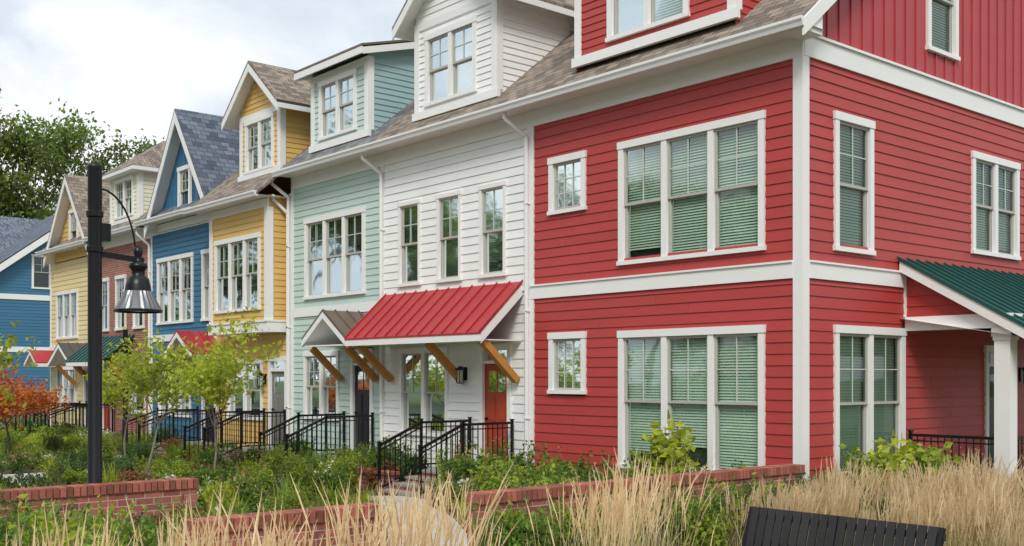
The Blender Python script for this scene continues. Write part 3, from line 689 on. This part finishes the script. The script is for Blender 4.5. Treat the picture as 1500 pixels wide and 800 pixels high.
# ================================================================== vegetation
rng=np.random.default_rng(3)
def leaves(P,size,rng,flat=.0,asp=.55,droop=None):
    n=len(P); d=rng.normal(size=(n,3)); d[:,2]*=(1-flat); d/=np.linalg.norm(d,axis=1)[:,None]
    q=rng.normal(size=(n,3)); s=np.cross(d,q); s/=np.linalg.norm(s,axis=1)[:,None]
    nn=np.cross(d,s)
    L=(size*rng.uniform(.6,1.35,n))[:,None]
    v=np.empty((n,4,3)); v[:,0]=P-d*L*.5; v[:,2]=P+d*L*.5; v[:,1]=P+s*L*asp*.5+nn*L*.12; v[:,3]=P-s*L*asp*.5+nn*L*.12
    f=np.arange(n*4).reshape(n,4); return v.reshape(-1,3),f
def build(name,arrs,mats,loc=(0,0,0),link=True):
    V=[];Fc=[];mi=[];o=0
    for (v,f,k) in arrs:
        v=np.asarray(v);
        if len(v)==0: continue
        V.append(v)
        for q in (f.tolist() if hasattr(f,'tolist') else f): Fc.append([a+o for a in q]); mi.append(k)
        o+=len(v)
    me=bpy.data.meshes.new(name); me.from_pydata(np.concatenate(V).tolist(),[],Fc)
    for m in mats: me.materials.append(m)
    me.polygons.foreach_set('material_index',mi); me.update()
    if link:
        ob=bpy.data.objects.new(name,me); ob.location=loc; scene.collection.objects.link(ob); return ob
    return me
def inst(name,me,loc,sc=1,rot=None,scz=None):
    ob=bpy.data.objects.new(name,me); ob.location=loc; ob.rotation_euler=(0,0,random.uniform(0,6.28) if rot is None else rot)
    ob.scale=(sc,sc,scz or sc); scene.collection.objects.link(ob); return ob
def shrub_mesh(name,n,size,m,w=.5,hh=.7,nb=9,seed=0,fl=0,fm=None):
    r=np.random.default_rng(seed); pts=[]; st=Acc(BARK)
    for i in range(nb):
        a=r.uniform(0,6.28); rr=w*.62*math.sqrt(r.uniform(0,1)); cz=hh*r.uniform(.25,.8); c=np.array([rr*math.cos(a),rr*math.sin(a),cz]); rad=w*r.uniform(.28,.45)
        k=n//nb; d=r.normal(size=(k,3)); d/=np.linalg.norm(d,axis=1)[:,None]; d*= (rad*r.uniform(.45,1.1,k)**.6)[:,None]; p=c+d; p=p[p[:,2]>.02]; pts.append(p)
        st.tube((0,0,0),tuple(c),.012,.005,4)
    for i in range(22):
        a=r.uniform(0,6.28); rr=w*.7*math.sqrt(r.uniform(0,1)); b=np.array([rr*math.cos(a),rr*math.sin(a),hh*.6]); tip=b+np.array([.16*math.cos(a),.16*math.sin(a),hh*r.uniform(.35,.75)])
        t=r.uniform(0,1,16)[:,None]; pts.append(b+(tip-b)*t+r.normal(size=(16,3))*.02)
        st.tube(tuple(b),tuple(tip),.004,.002,3)
    P=np.concatenate(pts); v,f=leaves(P,size,r); arr=[(v,f,0),(np.array(st.v),st.f,1)]; ms=[m,BARK]
    if fl:
        Q=P[P[:,2]>hh*.55]; Q=Q[r.integers(0,len(Q),fl)]; Q=Q*np.array([1.08,1.08,1.06]); v2,f2=leaves(Q,.055,r,.3,.9); arr.append((v2,f2,2)); ms.append(fm or L_PINK)
    return build(name,arr,ms,link=False)
SHR={'mid':[shrub_mesh('shrub_mid_%d'%i,2400,.062,L_MID,.52,.64,10,i) for i in range(3)],
     'dark':[shrub_mesh('shrub_dark_%d'%i,2600,.05,L_DARK,.48,.6,10,10+i) for i in range(2)],
     'yg':[shrub_mesh('shrub_yg_%d'%i,2200,.066,L_YG,.5,.62,9,20+i) for i in range(2)],
     'lime':[shrub_mesh('shrub_lime_%d'%i,2000,.06,L_LIME,.44,.52,8,30+i) for i in range(1)],
     'burg':[shrub_mesh('shrub_burg_%d'%i,2000,.06,L_BURG,.42,.5,8,40+i) for i in range(1)],
     'fl':[shrub_mesh('shrub_flower_0',2000,.055,L_MID,.45,.5,8,50,120),shrub_mesh('shrub_flower_1',2000,.055,L_YG,.45,.5,8,51,130,L_WHT)]}
def shrub(kind,x,y,sc=1,scz=None): inst('shrub',random.choice(SHR[kind]),(x,y,0),sc,None,scz)
def tuft_mesh(name,n,L,w,m,seed,up=.6):
    r=np.random.default_rng(seed); V=[];F=[]
    for i in range(n):
        a=r.uniform(0,6.28); b=np.array([r.normal()*.07,r.normal()*.07,0]); l=L*r.uniform(.6,1.2); out=np.array([math.cos(a),math.sin(a),0]); sp=r.uniform(.2,.9)
        side=np.array([-out[1],out[0],0])*w
        k=len(V)
        for t in (0,.35,.7,1.0):
            p=b+out*l*sp*t**1.5*.8+np.array([0,0,l*(t*up*1.4-sp*.75*t**2.6)]); ww=(1-t*t)*.9+.1
            V.append(p-side*ww); V.append(p+side*ww)
        for j in range(3): F.append((k+2*j,k+2*j+1,k+2*j+3,k+2*j+2))
    return build(name,[(np.array(V),F,0)],[m],link=False)
TUFT=[tuft_mesh('tuft_%d'%i,230,.6,.007,m,60+i) for i,m in enumerate((L_MID,L_YG,L_LIME))]
def blocked(x,y):
    pl=[(.6,-7.0),(-1,-5.9),(-2.4,-4.9),(-4.2,-3.8),(-5.9,-3.1),(-6.95,-2.3)]
    for a,b in zip(pl[:-1],pl[1:]):
        a=Vector(a);b=Vector(b);p=Vector((x,y)); t=max(0,min(1,(p-a).dot(b-a)/(b-a).length_squared))
        if (a+(b-a)*t-p).length<.74: return True
    for sx in (11.6,15.5,19.5,27.1,29.1):
        if abs(x+sx)<.72: return True
    if abs(x+6.95)<.95 and y>-2.5: return True
    return False
random.seed(21)
kinds=['mid']*5+['dark']*2+['yg']*6+['lime']*3+['burg']*2+['fl']*4
y=-6.1
while y<-.6:
    x=-32
    while x<.1:
        xx=x+random.uniform(-.3,.3); yy=y+random.uniform(-.3,.3)
        if not blocked(xx,yy) and random.random()<.93:
            if random.random()<.3: inst('liriope_clump',random.choice(TUFT),(xx,yy,0),random.uniform(.9,1.4))
            else: shrub(random.choice(kinds),xx,yy,random.uniform(.6,1.05),random.uniform(.55,1.1))
        x+=.78
    y+=.78
for i in range(80):
    x=random.uniform(-2.6,.1); y=random.uniform(-11.5,-8.1)
    shrub(random.choice(['mid','mid','yg','yg','dark','burg','lime','fl']),x,y,random.uniform(.7,1.15),random.uniform(.8,1.3))
for i in range(110):
    x=random.uniform(-14,-3.5); y=random.uniform(-11.5,-8.1)
    if random.random()<.4: inst('liriope_clump',random.choice(TUFT),(x,y,0),random.uniform(1.1,1.8))
    else: shrub(random.choice(['mid','yg','dark','mid','lime','fl']),x,y,random.uniform(.6,1.1))
for i in range(60): 
    x=random.uniform(-27,-14); y=random.uniform(-12,-8.1); shrub(random.choice(['mid','yg','dark','lime']),x,y,random.uniform(.7,1.2))
for i in range(26): shrub(random.choice(['mid','dark','mid','yg']),random.uniform(.95,1.4),-6.3+i*.22,random.uniform(.8,1.1),random.uniform(1.0,1.3))
for i in range(16): shrub(random.choice(['mid','yg']),random.uniform(-2.4,-1.8),random.uniform(-12.5,-9.4),random.uniform(.7,1.0))
for (k,x,y,s) in (('yg',-.05,-10.5,1.4),('mid',.25,-10.9,1.35),('yg',.35,-10.2,1.25),('mid',-.4,-11.1,1.35),('mid',.9,-9.8,.9),('yg',.6,-11.4,1.3)): shrub(k,x,y,s)
for (k,x,y,s) in (('mid',-.6,-1.2,1.2),('yg',-4.3,-1.1,1.2),('mid',-5.0,-1.3,1.3),('mid',-3.4,-1.2,1.2),('yg',-5.5,-1.9,1.1),('lime',-4.2,-2.2,1.1),('dark',-8.6,-.9,1.1),('mid',-9.4,-.8,1.2),('mid',-10.2,-.9,1.0),('dark',-13.2,-.8,1.1),('mid',-5.2,-2.1,1.2),('yg',-3.6,-2.4,1.25),('fl',-4.7,-2.7,1.0),('mid',-2.8,-2.6,1.2),('yg',-8.4,-2.6,1.0),('mid',-9.2,-2.9,1.1),('fl',-8.0,-3.4,1.0),('lime',-10.3,-2.4,1.0),('yg',-2.2,-3.2,1.2),('lime',-1.0,-3.5,1.1),('yg',-.3,-2.2,1.2),('mid',-1.4,-2.4,1.25)): shrub(k,x,y,s)
def bigleaf(name,hh,n,seed,size=.2,m=None,w=.35):
    r=np.random.default_rng(seed); pts=[];st=Acc(BARKL)
    for i in range(9):
        a=r.uniform(0,6.28); tip=np.array([w*math.cos(a)*r.uniform(.2,1),w*math.sin(a)*r.uniform(.2,1),hh*r.uniform(.6,1)]); st.tube((0,0,0),tuple(tip),.012,.005,4)
        k=n//9; t=r.uniform(.3,1.02,k)[:,None]; pts.append(tip*t+r.normal(size=(k,3))*.09)
    v,f=leaves(np.concatenate(pts),size,r,.4,.7); return build(name,[(v,f,0),(np.array(st.v),st.f,1)],[m or L_YG,BARKL],link=False)
BL=[bigleaf('broadleaf_%d'%i,1.45,300,70+i,.17,L_LIME if i==0 else L_YG) for i in range(2)]
inst('broadleaf_shrub',BL[0],(-1.75,-.9,0),1.12); inst('broadleaf_shrub',BL[1],(-2.2,-1.0,0),.75); inst('broadleaf_shrub',BL[0],(-1.2,-1.1,0),.7)
inst('broadleaf_shrub',BL[0],(.75,1.2,0),.95); inst('broadleaf_shrub',BL[1],(.8,.4,0),.85); inst('broadleaf_shrub',BL[1],(.9,2.0,0),.85); inst('broadleaf_shrub',BL[1],(1.3,1.5,0),.85)
for i in range(14): shrub(random.choice(['mid','yg']),random.uniform(.6,1.8),random.uniform(-.6,2.4),random.uniform(.7,1.05))
for i in range(16): shrub(random.choice(['mid','yg','dark']),random.uniform(2.3,5),random.uniform(.5,3.6),random.uniform(.8,1.1))

def reeds(name,pts,h0,h1,ns,seed,nbl=40,spread=.13,pw=1.0):
    r=np.random.default_rng(seed); V=[];F=[];MI=[]
    def ribbon(ps,side,ws,mi):
        k=len(V)
        for p,w in zip(ps,ws): V.append(p-side*w); V.append(p+side*w)
        for j in range(len(ps)-1): F.append((k+2*j,k+2*j+1,k+2*j+3,k+2*j+2)); MI.append(mi)
    for (x,y) in pts:
        hc=r.uniform(h0,h1)
        for i in range(ns):
            b=np.array([x+r.normal()*spread*.6,y+r.normal()*spread*.6,0]); a=r.uniform(0,6.28); hh=hc*r.uniform(.72,1.1); le=abs(r.normal())*.15*hh
            le+= .04; out=np.array([math.cos(a)*le+.05,math.sin(a)*le,0]); g=r.uniform(0,3.14); side=np.array([math.cos(g),math.sin(g),0]); s2=np.array([-math.sin(g),math.cos(g),0])
            P=lambda t:b+out*t*t+np.array([0,0,hh*t])
            ribbon([P(0),P(.4),P(.76)],side,[.0026,.0022,.0018],0)
            pl=[P(.72),P(.80),P(.9),P(1.0)]; ww=[.0015,.006*pw,.0055*pw,.0008]
            ribbon(pl,side,ww,0); ribbon(pl,s2,ww,0)
            for q in range(9):
                t0=r.uniform(.73,.98); c=P(t0); aa=r.uniform(0,6.28); o2=np.array([math.cos(aa),math.sin(aa),0])*.017*pw; ribbon([c,c+o2+np.array([0,0,.03])],side if q%2 else s2,[.0022,.0006],0)
        for i in range(nbl):
            b=np.array([x+r.normal()*spread,y+r.normal()*spread,0]); a=r.uniform(0,6.28); l=r.uniform(.45,.85)*hc; sp=r.uniform(.15,.6); out=np.array([math.cos(a),math.sin(a),0]); side=np.array([-out[1],out[0],0])
            ribbon([b+out*l*sp*t**1.5+np.array([0,0,l*(t-.45*sp*t**2.5)]) for t in (0,.35,.7,1)],side,[.0035,.0045,.0035,.001],1 if r.random()<.75 else 0)
    me=bpy.data.meshes.new(name); me.from_pydata([tuple(p) for p in V],[],F); me.materials.append(REED); me.materials.append(REEDG)
    me.polygons.foreach_set('material_index',MI); o=bpy.data.objects.new(name,me); scene.collection.objects.link(o)
random.seed(5)
dense=[]
for i in range(84):
    dense.append((random.uniform(1.6,6.4),random.uniform(-3.8,-.2)))
for i in range(28): dense.append((random.uniform(2.2,6.5),random.uniform(-.2,2.4)))
reeds('ornamental_grass',dense,.85,1.15,46,1,46,.16,1.15)
row=[]
for i in range(44): row.append((random.uniform(1.8,2.9),-12.0+i*.165+random.uniform(-.1,.1)))
row=[p for p in row if not(-8.0<p[1]<-7.1) and not (p[1]>-5.9 and p[0]>2.1)]
reeds('ornamental_grass',row,1.1,1.42,27,2,30,.24,1.0)

# ------------------------------------------------------------------ trees
def tree_mesh(name,hh,r0,lm,bm,levels,leaf,nleaf,spread,seed,trunk=.35,clump=.5,nch=(3,4),flat=0):
    r=np.random.default_rng(seed); ac=Acc(bm); tips=[]
    def grow(p,d,L,rad,lv):
        segs=3
        for s in range(segs):
            nd=d+r.normal(size=3)*.13; nd/=np.linalg.norm(nd); q=p+nd*L/segs; r1=rad*(1-.16*(s+1))
            ac.tube(tuple(p),tuple(q),rad*(1-.16*s),r1,6 if lv<2 else 4); p=q; d=nd
            if lv>=levels-1 or (lv>0 and s==2): tips.append((p.copy(),clump*(.7 if lv<levels else 1)))
            if lv>0 and lv<levels and s<2 and r.random()<.5:
                sd=d+r.normal(size=3)*.7; sd/=np.linalg.norm(sd); grow(p,sd,L*.55,rad*.45,lv+1)
        if lv<levels:
            for k in range(r.integers(nch[0],nch[1]+1)):
                a=r.uniform(0,6.28); sd=d*.9+np.array([math.cos(a),math.sin(a),r.uniform(-.1,.35)])*spread; sd/=np.linalg.norm(sd); grow(p,sd,L*r.uniform(.55,.8),rad*.5,lv+1)
    grow(np.zeros(3),np.array([0,0,1.0]),hh*trunk,r0,0)
    k=max(1,nleaf//len(tips)); P=[]
    for c,cr in tips:
        if r.random()<.12: continue
        kk=int(k*r.uniform(.2,1.8)); P.append(c+r.normal(size=(kk,3))*cr*np.array([1,1,.7]))
    v,f=leaves(np.concatenate(P),leaf,r,flat)
    top=float(np.percentile(v[:,2],99))
    return build(name,[(v,f,0),(np.array(ac.v),ac.f,1)],[lm,bm],link=False),top
BT=[tree_mesh('oak_%d'%i,24,.34,L_TREE,BARK,4,.34,15000,.62,100+i,.3,.55) for i in range(3)]
def oak(i,x,y,hgt,w=1.0):
    s=hgt/BT[i][1]; inst('oak_tree',BT[i][0],(x,y,0),s*w,None,s)
for (i,x,y,s,w) in ((0,-82,12.6,27,.85),(1,-84,5,24,.9),(2,-78,21.8,21,.8),(1,-92,30,20,.8),(0,-97,19,20,.9),(2,-88,-3,26,.9),(1,-100,42,20,.8),(0,-92,8,22,.8)): oak(i,x,y,s,w)
for k in range(16): oak(k%3,-58+k*6+random.uniform(-2,2),-42+random.uniform(-4,4),random.uniform(14,18),1.15)  # unseen tree line behind the camera, added for dark reflections in the glass
for k in range(9): oak(k%3,42+random.uniform(-4,4),-36+k*7,random.uniform(12,16),1.1)  # unseen trees on the right, added for the side windows to reflect
for k in range(9): oak(k%3,-78+random.uniform(-4,4),-46+k*4.4,random.uniform(19,24),1.1)  # unseen trees off-frame left, added to keep white sky out of window reflections
YT=[tree_mesh('young_%d'%i,3.0,.026,L_LIME,BARKL,3,.10,2300,.62,200+i,.36,.12,(3,4),.2)[0] for i in range(2)]
inst('young_tree',YT[0],(-9.5,-4.6,0),1.15,.4); inst('young_tree',YT[1],(-12.6,-4.7,0),1.15,1.0); inst('young_tree',YT[0],(-14.4,-4.4,0),1.1,2.5)
inst('young_tree',YT[1],(-7.5,-9.55,0),1.2,3.0)
MP=tree_mesh('maple',3.2,.05,L_RUST,BARK,3,.12,4200,.8,300,.3,.2)[0]
inst('japanese_maple_tree',MP,(-20.6,-5.0,0),1.0)
def pot(x,y,z,s=1):
    h=Obj('flower_pot'); h('pot',TERRA).lathe((x,y,z),[(0,.0),(.11*s,0),(.15*s,.22*s),(.17*s,.22*s),(.17*s,.26*s),(.14*s,.26*s),(.13*s,.22*s),(0,.22*s)],16)
    P=rng.normal(size=(260,3))*.09*s+np.array([x,y,z+.36*s]); v,f=leaves(P,.05*s,rng); a=h('foliage',L_YG); a.v=[tuple(p) for p in v]; a.f=[tuple(q) for q in f.tolist()]
    P=rng.normal(size=(120,3))*.1*s+np.array([x,y,z+.40*s]); v,f=leaves(P,.045*s,rng); a=h('flowers',L_PINK); a.v=[tuple(p) for p in v]; a.f=[tuple(q) for q in f.tolist()]
    h.done()
pot(.9,3.2,-1.85,1.2); pot(-6.42,-.35,-1.78,1.1); pot(-7.5,-.4,-1.78,.9); pot(1.3,3.4,-1.85,1)

# ------------------------------------------------------------------ light
w=bpy.data.worlds.new('World'); scene.world=w; w.use_nodes=True; t=w.node_tree; bg=t.nodes['Background']
sky=t.nodes.new('ShaderNodeTexSky'); sky.sky_type='NISHITA'; sky.sun_disc=False; sky.sun_elevation=math.radians(44); sky.sun_rotation=math.radians(132)
tc=t.nodes.new('ShaderNodeTexCoord'); mp=t.nodes.new('ShaderNodeMapping'); mp.inputs['Scale'].default_value=(1.6,1.6,3.8)
t.links.new(tc.outputs['Generated'],mp.inputs[0])
n=t.nodes.new('ShaderNodeTexNoise'); n.inputs['Scale'].default_value=1.9; n.inputs['Detail'].default_value=9; n.inputs['Roughness'].default_value=.56; n.inputs['Distortion'].default_value=.5
t.links.new(mp.outputs[0],n.inputs['Vector'])
r=t.nodes.new('ShaderNodeValToRGB'); e=r.color_ramp.elements; e[0].position=.40; e[0].color=(5.9,6.5,7.2,1); e[1].position=.56; e[1].color=(8.6,8.7,8.8,1)
t.links.new(n.outputs['Fac'],r.inputs[0])
mx=t.nodes.new('ShaderNodeMix'); mx.data_type='RGBA'; mx.inputs[0].default_value=.93
t.links.new(sky.outputs[0],mx.inputs[6]); t.links.new(r.outputs[0],mx.inputs[7]); t.links.new(mx.outputs[2],bg.inputs[0]); bg.inputs[1].default_value=.13
L=bpy.data.lights.new('sun','SUN'); L.energy=2.2; L.angle=math.radians(18); L.color=(1,.96,.9)
so=bpy.data.objects.new('sun',L); scene.collection.objects.link(so)
el=math.radians(44); az=math.radians(134); dv=Vector((math.sin(az)*math.cos(el),math.cos(az)*math.cos(el),math.sin(el)))
so.rotation_euler=dv.to_track_quat('Z','Y').to_euler()
scene.view_settings.view_transform='Standard'; scene.view_settings.look='None'; scene.view_settings.exposure=0

cam=bpy.data.cameras.new('camera'); co=bpy.data.objects.new('camera',cam); scene.collection.objects.link(co)
co.location=(9.183,-13.434,H); co.rotation_euler=(math.radians(90),0,math.radians(49.33))
cam.lens=38.11; cam.sensor_width=36; cam.shift_y=.1007; cam.clip_end=2000; cam.clip_start=.05
scene.camera=co
